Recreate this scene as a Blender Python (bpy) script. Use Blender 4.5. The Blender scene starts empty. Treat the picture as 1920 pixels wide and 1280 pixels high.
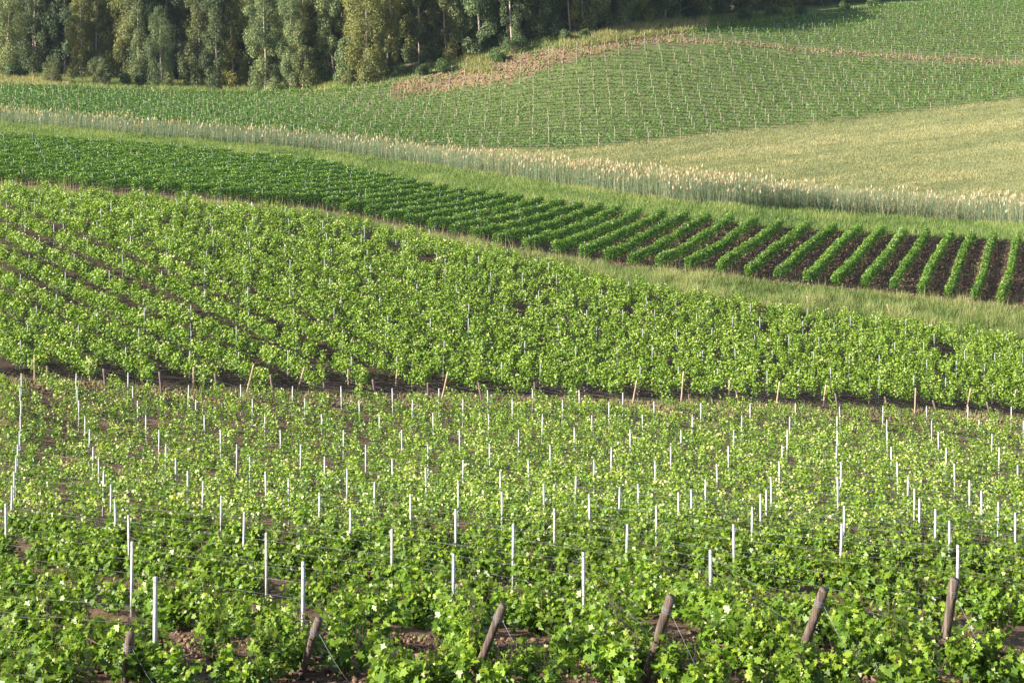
import bpy, math, random
import numpy as np
from mathutils import Vector, noise
random.seed(7)
RNG = np.random.default_rng(11)
C = bpy.context.scene.collection
SC = bpy.context.scene
# ------------------------------------------------------------------ camera, sky, sun, exposure
F, VH, CX = 2800.0, -60.0, 960.0            # focal length in px of a 1920 wide frame, eye level row, centre column
cam = bpy.data.cameras.new('camera'); camo = bpy.data.objects.new('camera', cam); C.objects.link(camo)
cam.sensor_width = 36.0; cam.lens = 36.0 * F / 1920.0
cam.shift_y = (VH - 640.0) / 1920.0
cam.clip_start = 0.5; cam.clip_end = 8000
camo.location = (0, 0, 0); camo.rotation_euler = (math.pi / 2, 0, 0)
SC.camera = camo
SUN_AZ, SUN_EL = math.radians(-111), math.radians(25)
sdir = Vector((math.sin(SUN_AZ) * math.cos(SUN_EL), math.cos(SUN_AZ) * math.cos(SUN_EL), math.sin(SUN_EL)))
w = bpy.data.worlds.new('World'); SC.world = w; w.use_nodes = True
nt = w.node_tree; bg = nt.nodes['Background']
sky = nt.nodes.new('ShaderNodeTexSky'); sky.sky_type = 'NISHITA'; sky.sun_disc = False
sky.sun_elevation = SUN_EL; sky.sun_rotation = SUN_AZ; sky.altitude = 100; sky.air_density = 1.2; sky.dust_density = 1.5
nt.links.new(sky.outputs[0], bg.inputs[0]); bg.inputs[1].default_value = 0.075
sl = bpy.data.lights.new('sun', 'SUN'); sl.energy = 5.0; sl.angle = math.radians(0.55); sl.color = (1.0, 0.93, 0.83)
so = bpy.data.objects.new('sun', sl); C.objects.link(so)
so.rotation_euler = (-sdir).to_track_quat('-Z', 'Y').to_euler(); so.location = (-200, 100, 200)
SC.view_settings.view_transform = 'Standard'; SC.view_settings.look = 'None'
SC.view_settings.exposure = 1.42; SC.view_settings.gamma = 1.0
SC.cycles.max_bounces = 6; SC.cycles.diffuse_bounces = 3; SC.cycles.transmission_bounces = 4
SC.cycles.volume_bounces = 0; SC.cycles.transparent_max_bounces = 4
SC.cycles.use_denoising = True

# ------------------------------------------------------------------ terrain: a height field fitted to surveyed points (column, row, distance)
CP = [(960,1500,23.5),(-200,1500,23.5),(2100,1500,23.5),
(100,1280,28),(960,1280,28),(1800,1280,28),(100,1215,33.5),(960,1215,34.5),(1800,1215,35),
(100,1120,42),(960,1120,43.5),(1800,1120,45),(100,945,67),(960,945,69),(1800,950,72),
(100,845,83),(960,850,86),(1800,870,92),(150,755,93),(850,790,100),(1750,825,112),(-200,740,91),(2100,840,118),
(100,600,116),(850,640,122),(1750,700,138),(2100,720,146),
(0,372,163),(450,390,166),(900,470,166),(1300,525,166),(1600,575,166),(1900,620,164),(2150,650,164),(-200,360,163),
(0,350,173),(600,400,178),(1100,475,176),(1800,560,175),
(0,250,255),(500,300,240),(1000,360,222),(1400,400,208),(1900,440,200),(2150,455,198),(-200,235,262),
(0,235,275),(600,290,258),(1000,335,240),(1500,390,222),(1900,425,215),
(0,190,315),(500,235,300),(1000,275,285),(1500,320,262),(1900,360,250),
(1400,245,305),(1900,190,325),(1900,270,285),(2150,150,335),
(0,160,374),(500,175,374),(850,150,356),(780,122,372),(900,102,370),(1010,74,374),(1130,55,382),(1250,80,371),(1270,42,398),(1500,105,372),(1900,115,378),(1650,20,440),(1900,10,455),(2150,-10,480),
(-200,150,385),(100,120,440),(700,100,415),(1100,40,430),(1250,30,450),(0,60,560),(1000,35,560),(1900,-15,560),(0,10,900),(1000,0,900),(2000,-20,900)]
def feats(u, Y): return np.stack([(u - 960) / 1000., np.log(Y) * 1.6], -1)
def Kf(A, B):
    d2 = ((A[:, None] - B[None]) ** 2).sum(-1)
    return np.where(d2 > 0, d2 * np.log(d2 + 1e-12), 0)
P_ = np.array(CP, float); X_ = feats(P_[:, 0], P_[:, 2]); n_ = len(X_)
A_ = np.zeros((n_ + 3, n_ + 3)); A_[:n_, :n_] = Kf(X_, X_) + np.eye(n_) * 4e-3
A_[:n_, n_] = 1; A_[:n_, n_ + 1:] = X_; A_[n_, :n_] = 1; A_[n_ + 1:, :n_] = X_.T
W_ = np.linalg.solve(A_, np.r_[P_[:, 1] / 1000, 0, 0, 0])
def vground(u, Y):
    u, Y = np.broadcast_arrays(np.asarray(u, float), np.asarray(Y, float)); sh = u.shape
    u = np.clip(u.ravel(), -350, 2270); Y = np.clip(Y.ravel(), 22, 900); out = np.empty(len(u))
    for a in range(0, len(u), 60000):
        Q = feats(u[a:a + 60000], Y[a:a + 60000])
        out[a:a + 60000] = (Kf(Q, X_) @ W_[:n_] + W_[n_] + Q @ W_[n_ + 1:]) * 1000
    return out.reshape(sh)
def zg(x, Y):
    x = np.asarray(x, float); Y = np.asarray(Y, float); Yc = np.maximum(Y, 22.)
    return -Yc * (vground(CX + F * x / Yc, Yc) - VH) / F + np.where(Y < 22, (22 - Y) * .3, 0)
def unproj(u, v, h=0., lo=22, hi=700):
    Ys = np.exp(np.linspace(np.log(lo), np.log(hi), 500)); vv = vground(np.full_like(Ys, u), Ys) - F * h / Ys
    i = int(np.argmax(vv <= v)); i = max(i, 1); t = (vv[i - 1] - v) / (vv[i - 1] - vv[i] + 1e-9)
    t = min(max(t, 0), 1); Y = Ys[i - 1] + t * (Ys[i] - Ys[i - 1])
    return np.array([(u - CX) * Y / F, Y])
def uv(x, Y): return CX + F * np.asarray(x) / Y, vground(CX + F * np.asarray(x) / Y, Y)
def curve(pts):
    a = np.array(pts, float); return lambda u: np.interp(u, a[:, 0], a[:, 1])
B1 = curve([(-200,712),(90,724),(300,737),(513,746),(900,754),(1290,765),(1660,775),(1850,785),(2150,800)])
B3 = curve([(-200,355),(0,362),(300,380),(600,412),(800,452),(1000,497),(1200,547),(1400,577),(1600,602),(1900,640),(2150,662)])
B4 = curve([(-200,345),(0,352),(200,366),(400,381),(600,398),(800,440),(1000,480),(1200,508),(1400,527),(1600,549),(1800,571),(1920,584),(2150,600)])
B5 = curve([(-200,245),(0,261),(300,282),(600,312),(840,362),(1000,380),(1140,397),(1300,413),(1500,429),(1700,442),(1900,452),(2150,462)])
B6 = curve([(-200,215),(0,233),(300,258),(600,285),(640,290),(960,335),(1140,363),(1280,381),(1500,395),(1700,409),(1900,423),(2150,435)])
B8 = curve([(-200,200),(0,214),(500,252),(900,283),(1050,284),(1200,270),(1400,246),(1600,225),(1800,201),(1920,187),(2150,150)])
B9 = curve([(-200,158),(0,163),(300,174),(500,177),(640,172),(740,160),(840,136),(900,118),(1000,100),(1100,88),(1280,62),(1430,46),(1540,28),(1640,14),(1800,3),(2150,-14)])
TRK = curve([(1100,80),(1200,79),(1300,77),(1400,83),(1500,93),(1600,101),(1750,110),(1920,119),(2150,130)])
def soil_patch(u, v):          # bare slope above the far vineyard
    lo = np.interp(u, [740, 840, 960, 1060, 1150, 1300], [182, 174, 150, 118, 94, 68]); hi = B9(u)
    return (u > 735) & (u < 1300) & (v < lo) & (v > hi - 3)
def in_track(u, v): return (u > 1180) & (np.abs(v - TRK(u)) < 3.4)

# ------------------------------------------------------------------ materials
def new_mat(name):
    m = bpy.data.materials.new(name); m.use_nodes = True; t = m.node_tree
    for n in list(t.nodes): t.nodes.remove(n)
    return m, t, t.nodes, t.links
def ramp(N, stops):
    r = N.new('ShaderNodeValToRGB'); e = r.color_ramp.elements
    while len(e) < len(stops): e.new(0.5)
    for k, (p, c) in enumerate(stops): e[k].position = p; e[k].color = (*c, 1)
    return r
def leaf_mat(name, stops, transl=0.35, rough=0.5, objvar=0.12, spec=0.35, hue=None):
    m, t, N, L = new_mat(name)
    at = N.new('ShaderNodeAttribute'); at.attribute_name = 'tint'
    r = ramp(N, stops); L.new(at.outputs['Fac'], r.inputs[0])
    oi = N.new('ShaderNodeObjectInfo'); mr = N.new('ShaderNodeMapRange')
    mr.inputs['To Min'].default_value = 1 - objvar; mr.inputs['To Max'].default_value = 1 + objvar
    L.new(oi.outputs['Random'], mr.inputs['Value'])
    mx = N.new('ShaderNodeVectorMath'); mx.operation = 'SCALE'; L.new(r.outputs[0], mx.inputs[0]); L.new(mr.outputs[0], mx.inputs['Scale'])
    if hue:
        hr = ramp(N, hue); fr = N.new('ShaderNodeMath'); fr.operation = 'FRACT'; ml = N.new('ShaderNodeMath'); ml.operation = 'MULTIPLY'; ml.inputs[1].default_value = 7.3
        L.new(oi.outputs['Random'], ml.inputs[0]); L.new(ml.outputs[0], fr.inputs[0]); L.new(fr.outputs[0], hr.inputs[0])
        mh = N.new('ShaderNodeVectorMath'); mh.operation = 'MULTIPLY'; L.new(r.outputs[0], mh.inputs[0]); L.new(hr.outputs[0], mh.inputs[1]); L.new(mh.outputs[0], mx.inputs[0])
    b = N.new('ShaderNodeBsdfPrincipled'); b.inputs['Roughness'].default_value = rough
    b.inputs['Specular IOR Level'].default_value = spec
    L.new(mx.outputs[0], b.inputs['Base Color'])
    tr = N.new('ShaderNodeBsdfTranslucent')
    g = N.new('ShaderNodeVectorMath'); g.operation = 'MULTIPLY'; g.inputs[1].default_value = (1.25, 1.35, 0.55)
    L.new(mx.outputs[0], g.inputs[0]); L.new(g.outputs[0], tr.inputs[0])
    s = N.new('ShaderNodeMixShader'); s.inputs[0].default_value = transl
    L.new(b.outputs[0], s.inputs[1]); L.new(tr.outputs[0], s.inputs[2])
    o = N.new('ShaderNodeOutputMaterial'); L.new(s.outputs[0], o.inputs[0]); return m
def noise_mat(name, c1, c2, scale=8., rough=0.85, bump=0.3, stretch=(1, 1, 1), c3=None, bscale=None):
    m, t, N, L = new_mat(name)
    tc = N.new('ShaderNodeTexCoord'); mp = N.new('ShaderNodeMapping'); mp.inputs['Scale'].default_value = stretch
    L.new(tc.outputs['Object'], mp.inputs[0])
    nz = N.new('ShaderNodeTexNoise'); nz.inputs['Scale'].default_value = scale; nz.inputs['Detail'].default_value = 8; nz.inputs['Roughness'].default_value = 0.65
    L.new(mp.outputs[0], nz.inputs['Vector'])
    st = [(0.32, c1), (0.68, c2)] if c3 is None else [(0.3, c1), (0.5, c2), (0.72, c3)]
    r = ramp(N, st); L.new(nz.outputs[0], r.inputs[0])
    b = N.new('ShaderNodeBsdfPrincipled'); b.inputs['Roughness'].default_value = rough; b.inputs['Specular IOR Level'].default_value = 0.25
    L.new(r.outputs[0], b.inputs['Base Color'])
    nb = N.new('ShaderNodeTexNoise'); nb.inputs['Scale'].default_value = bscale or scale * 2; nb.inputs['Detail'].default_value = 6; L.new(mp.outputs[0], nb.inputs['Vector'])
    bp = N.new('ShaderNodeBump'); bp.inputs['Strength'].default_value = bump; bp.inputs['Distance'].default_value = 0.02
    L.new(nb.outputs[0], bp.inputs['Height']); L.new(bp.outputs[0], b.inputs['Normal'])
    o = N.new('ShaderNodeOutputMaterial'); L.new(b.outputs[0], o.inputs[0]); return m
M_vine = leaf_mat('vine_leaf', [(0, (.032,.078,.009)), (.3, (.075,.15,.013)), (.62, (.165,.27,.022)), (.84, (.31,.39,.04)), (.93, (.45,.47,.15)), (1, (.56,.53,.28))], transl=.30, rough=.40)
M_vine_mid = leaf_mat('vine_leaf_middle', [(0, (.045,.10,.010)), (.35, (.13,.235,.020)), (.7, (.25,.37,.034)), (.92, (.33,.43,.06)), (1, (.58,.57,.30))], transl=.26)
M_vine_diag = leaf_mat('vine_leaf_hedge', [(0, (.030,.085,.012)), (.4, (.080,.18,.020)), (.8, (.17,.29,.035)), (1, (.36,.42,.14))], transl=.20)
M_vine_hill = leaf_mat('vine_leaf_far', [(0, (.030,.095,.014)), (.45, (.070,.175,.022)), (.85, (.14,.265,.04)), (1, (.22,.32,.08))], transl=.25)
M_euc = leaf_mat('gum_leaf', [(0, (.075,.095,.045)), (.4, (.15,.175,.075)), (.8, (.24,.255,.10)), (1, (.36,.30,.13))], transl=.2, objvar=.3, rough=.6, hue=[(0, (.62, .80, .85)), (.4, (.85, .95, .95)), (.7, (1., 1., .85)), (1, (1.0, .92, .55))])
M_bush = leaf_mat('bush_leaf', [(0, (.04,.075,.03)), (.5, (.09,.15,.055)), (1, (.17,.23,.09))], transl=.3, objvar=.2)
M_grass = leaf_mat('grass_blade', [(0, (.085,.145,.035)), (.45, (.165,.235,.06)), (.8, (.28,.32,.11)), (1, (.42,.38,.19))], transl=.35, rough=.6)
M_dry = leaf_mat('dry_grass_blade', [(0, (.16,.19,.06)), (.5, (.30,.29,.12)), (1, (.48,.40,.22))], transl=.35, rough=.7)
M_meadow = leaf_mat('meadow_blade', [(0, (.145,.175,.065)), (.5, (.25,.26,.11)), (1, (.40,.36,.18))], transl=.3, rough=.7)
M_reed = leaf_mat('reed_blade', [(0, (.10,.19,.14)), (.4, (.18,.29,.20)), (.62, (.30,.36,.20)), (.78, (.48,.42,.27)), (1, (.70,.50,.38))], transl=.3, rough=.55)
M_weed = leaf_mat('weed_leaf', [(0, (.10,.17,.06)), (1, (.30,.36,.18))], transl=.3)
M_weed_dark = leaf_mat('alley_weed', [(0, (.035,.055,.02)), (1, (.12,.15,.05))], transl=.2)
M_white = noise_mat('white_concrete', (.30,.30,.30), (.60,.60,.62), 9, .8, .25, (1, 1, .4))
M_pgrey = noise_mat('grey_post', (.22,.23,.26), (.40,.41,.44), 14, .75, .25, (1, 1, .4))
M_hole = noise_mat('post_hole', (.02,.02,.02), (.04,.04,.04), 8)
M_wood = noise_mat('weathered_wood', (.032,.024,.019), (.105,.078,.062), 13, .9, 1.0, (1, 1, .07), (.235,.19,.16), 26)
M_woodcut = noise_mat('cut_wood_end', (.09,.065,.05), (.22,.17,.135), 30, .9, .5)
M_wooddark = noise_mat('old_dark_wood', (.10,.065,.055), (.26,.19,.17), 14, .85, .6, (1, 1, .12))
M_woodpale = noise_mat('pale_peeled_wood', (.30,.20,.13), (.55,.42,.29), 12, .8, .5, (1, 1, .12))
M_hillpost = noise_mat('hill_post', (.34,.29,.24), (.56,.49,.42), 5, .8, .2)
M_wire = noise_mat('galvanised_wire', (.20,.20,.22), (.34,.34,.37), 20, .6, .1)
M_hose = noise_mat('black_hose', (.012,.012,.014), (.03,.03,.035), 10, .5, .1)
M_bark_v = noise_mat('vine_bark', (.045,.028,.020), (.16,.10,.07), 22, .9, .9, (1, 1, .3))
M_bark_e = noise_mat('gum_bark', (.22,.16,.12), (.50,.44,.38), 1.2, .8, .4, (1, 1, .25))
M_clod = noise_mat('soil_clod', (.105,.062,.040), (.26,.165,.105), 7, .95, .8, bscale=30)

def ground_mat():
    m, t, N, L = new_mat('earth_and_turf')
    at = N.new('ShaderNodeAttribute'); at.attribute_name = 'zone'
    tc = N.new('ShaderNodeTexCoord')
    n1 = N.new('ShaderNodeTexNoise'); n1.inputs['Scale'].default_value = .35; n1.inputs['Detail'].default_value = 6
    n2 = N.new('ShaderNodeTexNoise'); n2.inputs['Scale'].default_value = 4.5; n2.inputs['Detail'].default_value = 9; n2.inputs['Roughness'].default_value = .7
    for n in (n1, n2): L.new(tc.outputs['Object'], n.inputs['Vector'])
    a = N.new('ShaderNodeMapRange'); a.inputs['From Min'].default_value = .3; a.inputs['From Max'].default_value = .7; a.inputs['To Min'].default_value = .78; a.inputs['To Max'].default_value = 1.2
    b_ = N.new('ShaderNodeMapRange'); b_.inputs['From Min'].default_value = .3; b_.inputs['From Max'].default_value = .7; b_.inputs['To Min'].default_value = .55; b_.inputs['To Max'].default_value = 1.4
    L.new(n1.outputs[0], a.inputs[0]); L.new(n2.outputs[0], b_.inputs[0])
    mu = N.new('ShaderNodeMath'); mu.operation = 'MULTIPLY'; L.new(a.outputs[0], mu.inputs[0]); L.new(b_.outputs[0], mu.inputs[1])
    v = N.new('ShaderNodeVectorMath'); v.operation = 'SCALE'; L.new(at.outputs['Color'], v.inputs[0]); L.new(mu.outputs[0], v.inputs['Scale'])
    b = N.new('ShaderNodeBsdfPrincipled'); b.inputs['Roughness'].default_value = .95; b.inputs['Specular IOR Level'].default_value = .15
    L.new(v.outputs[0], b.inputs['Base Color'])
    bp = N.new('ShaderNodeBump'); bp.inputs['Strength'].default_value = .9; bp.inputs['Distance'].default_value = .12
    L.new(n2.outputs[0], bp.inputs['Height']); L.new(bp.outputs[0], b.inputs['Normal'])
    o = N.new('ShaderNodeOutputMaterial'); L.new(b.outputs[0], o.inputs[0]); return m
M_ground = ground_mat()

# ------------------------------------------------------------------ mesh helpers
def mesh_np(name, verts, loops, starts, mats, tint=None, smooth=False, matidx=None):
    me = bpy.data.meshes.new(name)
    verts = np.asarray(verts, np.float32); loops = np.asarray(loops, np.int32).ravel(); starts = np.asarray(starts, np.int32)
    me.vertices.add(len(verts)); me.vertices.foreach_set('co', verts.ravel())
    me.loops.add(len(loops)); me.loops.foreach_set('vertex_index', loops)
    me.polygons.add(len(starts)); me.polygons.foreach_set('loop_start', starts)
    if matidx is not None: me.polygons.foreach_set('material_index', np.asarray(matidx, np.int32))
    if smooth: me.polygons.foreach_set('use_smooth', np.ones(len(starts), bool))
    me.update(calc_edges=True)
    for m in (mats if isinstance(mats, (list, tuple)) else [mats]): me.materials.append(m)
    if tint is not None:
        a = me.attributes.new('tint', 'FLOAT', 'FACE'); a.data.foreach_set('value', np.asarray(tint, np.float32))
    return me
def faces_mesh(name, V, k, mats, tint=None):
    """V (n,k,3): n separate faces of k corners"""
    n = len(V); return mesh_np(name, V.reshape(-1, 3), np.arange(n * k), np.arange(n) * k, mats, tint)
def link(name, me, parent=None, loc=None, rz=0):
    o = bpy.data.objects.new(name, me); C.objects.link(o)
    if parent is not None: o.parent = parent
    if loc is not None: o.location = loc
    if rz: o.rotation_euler = (0, 0, rz)
    return o
def tag(o, label=None, cat=None, group=None, kind=None):
    if label: o['label'] = label
    if cat: o['category'] = cat
    if group: o['group'] = group
    if kind: o['kind'] = kind
    return o
class MB:
    """collects tubes"""
    def __init__(s): s.v = []; s.f = []; s.m = []
    def tube(s, pts, rad, n=6, mi=0, cap=True, capmi=None):
        pts = [Vector(p) for p in pts]; base = len(s.v)
        for i, p in enumerate(pts):
            d = (pts[min(i + 1, len(pts) - 1)] - pts[max(i - 1, 0)]).normalized()
            a = d.cross(Vector((0.13, .97, .2))).normalized(); b = d.cross(a)
            r = rad[i] if isinstance(rad, (list, tuple)) else rad
            for k in range(n):
                t = 2 * math.pi * k / n; s.v.append(p + a * (r * math.cos(t)) + b * (r * math.sin(t)))
        for i in range(len(pts) - 1):
            for k in range(n):
                q = base + i * n; k2 = (k + 1) % n
                s.f.append((q + k, q + k2, q + n + k2, q + n + k)); s.m.append(mi)
        if cap:
            s.f.append(tuple(base + (len(pts) - 1) * n + k for k in range(n))); s.m.append(mi if capmi is None else capmi)
            s.f.append(tuple(base + k for k in reversed(range(n)))); s.m.append(mi)
    def mesh(s, name, mats, smooth=True):
        lo = [i for f in s.f for i in f]; st = np.cumsum([0] + [len(f) for f in s.f])[:-1]
        return mesh_np(name, [tuple(v) for v in s.v], lo, st, mats, smooth=smooth, matidx=s.m)

def frames(n, up_bias=0.0, out=None, outw=0.0, droop=0.0):
    """random leaf frames: returns tangent (tip direction) and side vectors"""
    nr = RNG.normal(size=(n, 3)); nr[:, 2] = np.abs(nr[:, 2]) * (1 + up_bias)
    if out is not None: nr += out * outw
    nr /= np.linalg.norm(nr, axis=1, keepdims=True)
    t = RNG.normal(size=(n, 3)); t[:, 2] -= droop
    t -= (t * nr).sum(1, keepdims=True) * nr; t /= np.linalg.norm(t, axis=1, keepdims=True) + 1e-9
    return t, np.cross(nr, t), nr
LOBE = np.array([(-.05,0),(-.42,-.18),(-.30,.14),(-.56,.34),(-.26,.46),(-.26,.78),(0,.62),(0.0,1.0),(.26,.76),(.24,.46),(.54,.36),(.30,.12),(.40,-.16),(.05,0)])
def lobed_leaves(c, size, **kw):
    n = len(c); t, s, nr = frames(n, **kw); k = len(LOBE)
    q = LOBE.copy(); q[7, 1] = 1.0; q[6] = (-.16, .70)
    V = c[:, None] + (s[:, None] * (q[None, :, :1]) + t[:, None] * (q[None, :, 1:] - .4)) * size[:, None, None]
    fold = (np.abs(q[:, 0]) * .35)[None, :, None] - (((q[:, 1] - .3) ** 2) * .25)[None, :, None]
    V += nr[:, None] * fold * size[:, None, None]
    return V
def quad_leaves(c, size, asp=.85, **kw):
    n = len(c); t, s, nr = frames(n, **kw); z = size[:, None]
    b = RNG.uniform(-.2, .2, (n, 1))
    return np.stack([c - t * z * .5, c + s * z * .5 * asp + nr * z * b - t * z * .08, c + t * z * .5, c - s * z * .5 * asp + nr * z * b + t * z * .05], 1)

# ------------------------------------------------------------------ ground sheet
def build_ground():
    us = np.arange(-1300, 3221, 10.)
    Ys = [-60, -30, -10, 0, 6, 12, 17, 20]
    y = 22.
    while y < 46: Ys.append(y); y *= 1.0035
    while y < 600: Ys.append(y); y *= 1.009
    while y < 6000: Ys.append(y); y *= 1.12
    Ys = np.array(Ys); U, Y = np.meshgrid(us, Ys); X = (U - CX) * np.maximum(Y, 22) / F * np.where(Y > 700, 1.6, 1)
    Z = zg(X, Y); V = vground(U, np.maximum(Y, 22))
    near = (Y > 20) & (Y < 150)
    idx = np.argwhere(near & (Y < 47))
    for i, j in idx:
        p = Vector((X[i, j], Y[i, j], 0))
        Z[i, j] += .035 * noise.noise(p * 2.1) + .05 * max(0, noise.noise(p * 5.3)) + .035 * noise.noise(p * 11)
    # zone colours (what grows or lies there, plus painted row shade in the middle field)
    soil = np.array((.175, .108, .070)); pale = np.array((.245, .16, .108)); gr = np.array((.17, .215, .065))
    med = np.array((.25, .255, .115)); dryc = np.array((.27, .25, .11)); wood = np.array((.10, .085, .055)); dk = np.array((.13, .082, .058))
    col = np.empty(U.shape + (3,)); col[:] = soil; soil_row_shade = np.array((.075, .050, .037))  # last tone: middle field soil, darkened to paint the shade between its rows
    def put(mask, c): col[mask] = c
    j = RNG.normal(0, 1.6, U.shape)
    Vn = V + j
    put(Vn < B1(U) - 14, soil_row_shade); put(Vn < B3(U), gr); put(Vn < B4(U), dk); put(Vn < B5(U), gr); put(Vn < B6(U) - 8, med)
    put(Vn < B8(U), np.array((.14, .16, .06))); put(Vn < B9(U), dryc); put((Vn < B9(U)) & (U > 1330), gr * .8)
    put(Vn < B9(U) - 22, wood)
    put(soil_patch(U, V + j * 2.6), pale); put(in_track(U, Vn), pale)
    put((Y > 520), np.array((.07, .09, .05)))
    # bare patches inside the middle field's far right corner
    put((U > 1690) & (U < 1960) & (np.abs(Vn - (598 + (U - 1700) * .12)) < 7), soil)
    nr, nc = U.shape; I = np.arange(nr * nc).reshape(nr, nc)
    q = np.stack([I[:-1, :-1], I[:-1, 1:], I[1:, 1:], I[1:, :-1]], -1).reshape(-1, 4)
    me = mesh_np('ground', np.stack([X, Y, Z], -1).reshape(-1, 3), q, np.arange(len(q)) * 4, M_ground, smooth=True)
    a = me.attributes.new('zone', 'FLOAT_COLOR', 'POINT')
    a.data.foreach_set('color', np.concatenate([col.reshape(-1, 3), np.ones((nr * nc, 1))], 1).astype(np.float32).ravel())
    tag(link('ground', me), kind='structure')
build_ground()

# ------------------------------------------------------------------ number words for labels
ORD = 'first second third fourth fifth sixth seventh eighth ninth tenth eleventh twelfth thirteenth fourteenth fifteenth sixteenth seventeenth eighteenth nineteenth twentieth'.split()
TENS = {2: ('twenty', 'twentieth'), 3: ('thirty', 'thirtieth'), 4: ('forty', 'fortieth'), 5: ('fifty', 'fiftieth'), 6: ('sixty', 'sixtieth'), 7: ('seventy', 'seventieth'), 8: ('eighty', 'eightieth'), 9: ('ninety', 'ninetieth')}
def ordw(n):
    if n <= 20: return ORD[n - 1]
    t, u = divmod(n, 10)
    return TENS[t][1] if u == 0 else TENS[t][0] + '-' + ORD[u - 1]

# ------------------------------------------------------------------ front field: surveyed posts (cross line, first column, [(u, v of top)...])
T = {0: (0, '41,700 142,700 240,698'),
1: (0, '38,728 146,725 249,724 352,722 452,721 548,724 641,724 737,728 823,728 916,731 998,730 1087,731 1168,736'),
2: (0, '39,752 148,751 259,751 367,749 473,748 573,747 675,750 772,750 868,748 961,748 1054,749 1142,753 1227,752 1314,755 1407,756 1491,756 1576,762 1655,761 1737,761 1814,762 1896,762'),
3: (0, '40,779 160,780 275,778 384,778 497,776 604,776 712,777 813,774 916,776 1016,776 1110,778 1206,777 1298,780 1390,779 1480,781 1569,780 1662,786 1747,788 1836,786 1919,788'),
4: (0, '37,808 167,805 298,806 414,807 527,806 644,806 754,806 863,806 972,805 1077,802 1182,805 1277,806 1376,806 1476,806 1570,807 1664,808 1760,809 1859,813'),
5: (0, '33,834 174,838 310,832 444,833 564,833 686,834 803,833 919,832 1032,834 1146,838 1258,836 1366,836 1466,835 1568,836 1671,837 1773,839 1873,838'),
6: (0, '30,859 186,859 330,858 469,856 609,856 736,859 867,862 993,864 1114,862 1229,864 1346,869 1462,864 1577,866 1684,866 1791,869 1908,872'),
7: (0, '26,884 193,883 352,883 500,884 651,879 801,878 939,884 1078,892 1199,906 1323,900 1447,894 1572,894 1702,893 1818,900'),
8: (0, '21,910 208,908 379,902 542,898 702,903 860,900 1021,906 1160,913 1298,917 1437,919 0,0 1714,916 1841,921'),
9: (0, '12,944 219,938 414,929 599,923 771,927 942,922 1107,926 1272,923 1426,925 1583,948 1724,935 1871,941'),
10: (1, '243,966 456,960 657,954 855,954 1040,952 1231,948 1410,950 0,0 1753,954 1904,961'),
11: (1, '247,1015 500,1000 735,991 962,982 1174,983 1377,983 1574,981 1781,976'),
12: (1, '290,1080 568,1053 850,1038 1095,1035 1333,1030 0,0 1795,1020')}
PH = {(12, 1): 2.05, (12, 4): 2.05, (11, 7): 2.0}
RD = np.array([.735, -.678])                       # run of the rows on the ground, towards the near right
posts = {}
for m, (c0, s) in T.items():
    for k, tk in enumerate(s.split()):
        u, v = map(float, tk.split(','))
        if u == 0: continue
        h = PH.get((m, c0 + k), 1.93); posts[(m, c0 + k)] = (unproj(u, v, h), h)
def tubes_post(name, h, r, mats, holes=True):
    b = MB(); b.tube([(0, 0, -.35), (0, 0, h * .5), (0, 0, h)], [r, r, r * .96], 8)
    if holes:
        for z in (h - .07, h - .36, h - .72):
            for a in (-1, 1): b.tube([(a * .2 * r, -r * .82, z), (a * .2 * r, -r * 1.06, z)], [.010, .010], 6, mi=1); break
    return b.mesh(name, mats, smooth=True)
ME_white = tubes_post('white_post', 1.93, .042, [M_white, M_hole])
ME_grey = tubes_post('grey_post', 1.85, .045, [M_pgrey, M_hole], False)
N_POSTS = 0
WORDS_COL = {}
for m in sorted(T, reverse=True):
    row = sorted([k for k in posts if k[0] == m], key=lambda k: k[1])
    for i, k in enumerate(row):
        (x, y), h = posts[k]; z = float(zg(x, y))
        o = link('trellis_post', ME_white, loc=(x, y, z), rz=random.uniform(-.4, .4)); o.scale = (1, 1, h / 1.93)
        o.rotation_euler = (random.gauss(0, .012), random.gauss(0, .014), random.uniform(-.4, .4))
        tag(o, f'slim white concrete post, {ordw(i + 1)} from the left in cross line {ordw(13 - m)} from the front', 'post', 'white posts standing in the front vineyard')
        N_POSTS += 1
# rows: row id r = m - column
rows = {}
for (m, j), (p, h) in posts.items(): rows.setdefault(m - j, []).append((j, p))
front_rows = {}
def endline_left(p):
    q = np.array(p, float)
    for _ in range(400):
        q = q - RD * .5; u, v = uv(*q)
        if v <= B1(u) + 2: return q, True
        if u < -160: return q, False
    return q, False
near_end_px = {11: ((245, 1185), (233, 1292)), 10: ((598, 1160), (562, 1272)), 9: ((943, 1135), (890, 1268)), 8: ((1258, 1118), (1205, 1290)), 7: ((1545, 1105), (1482, 1284)), 6: ((1790, 1085), (1762, 1268))}
near_end = {r: unproj(b[0], b[1]) for r, (t_, b) in near_end_px.items()}
for r in sorted(rows, reverse=True):
    pl = [p for j, p in sorted(rows[r], key=lambda t: t[0])]
    left, seen = endline_left(pl[0]); pts = [left] + pl
    if r in near_end: pts = pts + [near_end[r]]; kind = 'post'
    else:
        q = np.array(pts[-1]); kind = 'off'
        while True:
            q = q + RD * 1.0; u, v = uv(*q)
            if u > 2010 or q[1] < 26: break
        pts.append(q)
    front_rows[r] = (np.array(pts), seen, kind)
# two more rows cross the lower left corner
for r, sh in ((12, (-1.5, -1.9)), (13, (-2.9, -4.6))):
    b_ = front_rows[11][0] + np.array(sh); front_rows[r] = (b_, False, 'off')
ROW_ORDER = sorted(front_rows, reverse=True)
ROW_NO = {r: i + 1 for i, r in enumerate(ROW_ORDER)}

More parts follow.
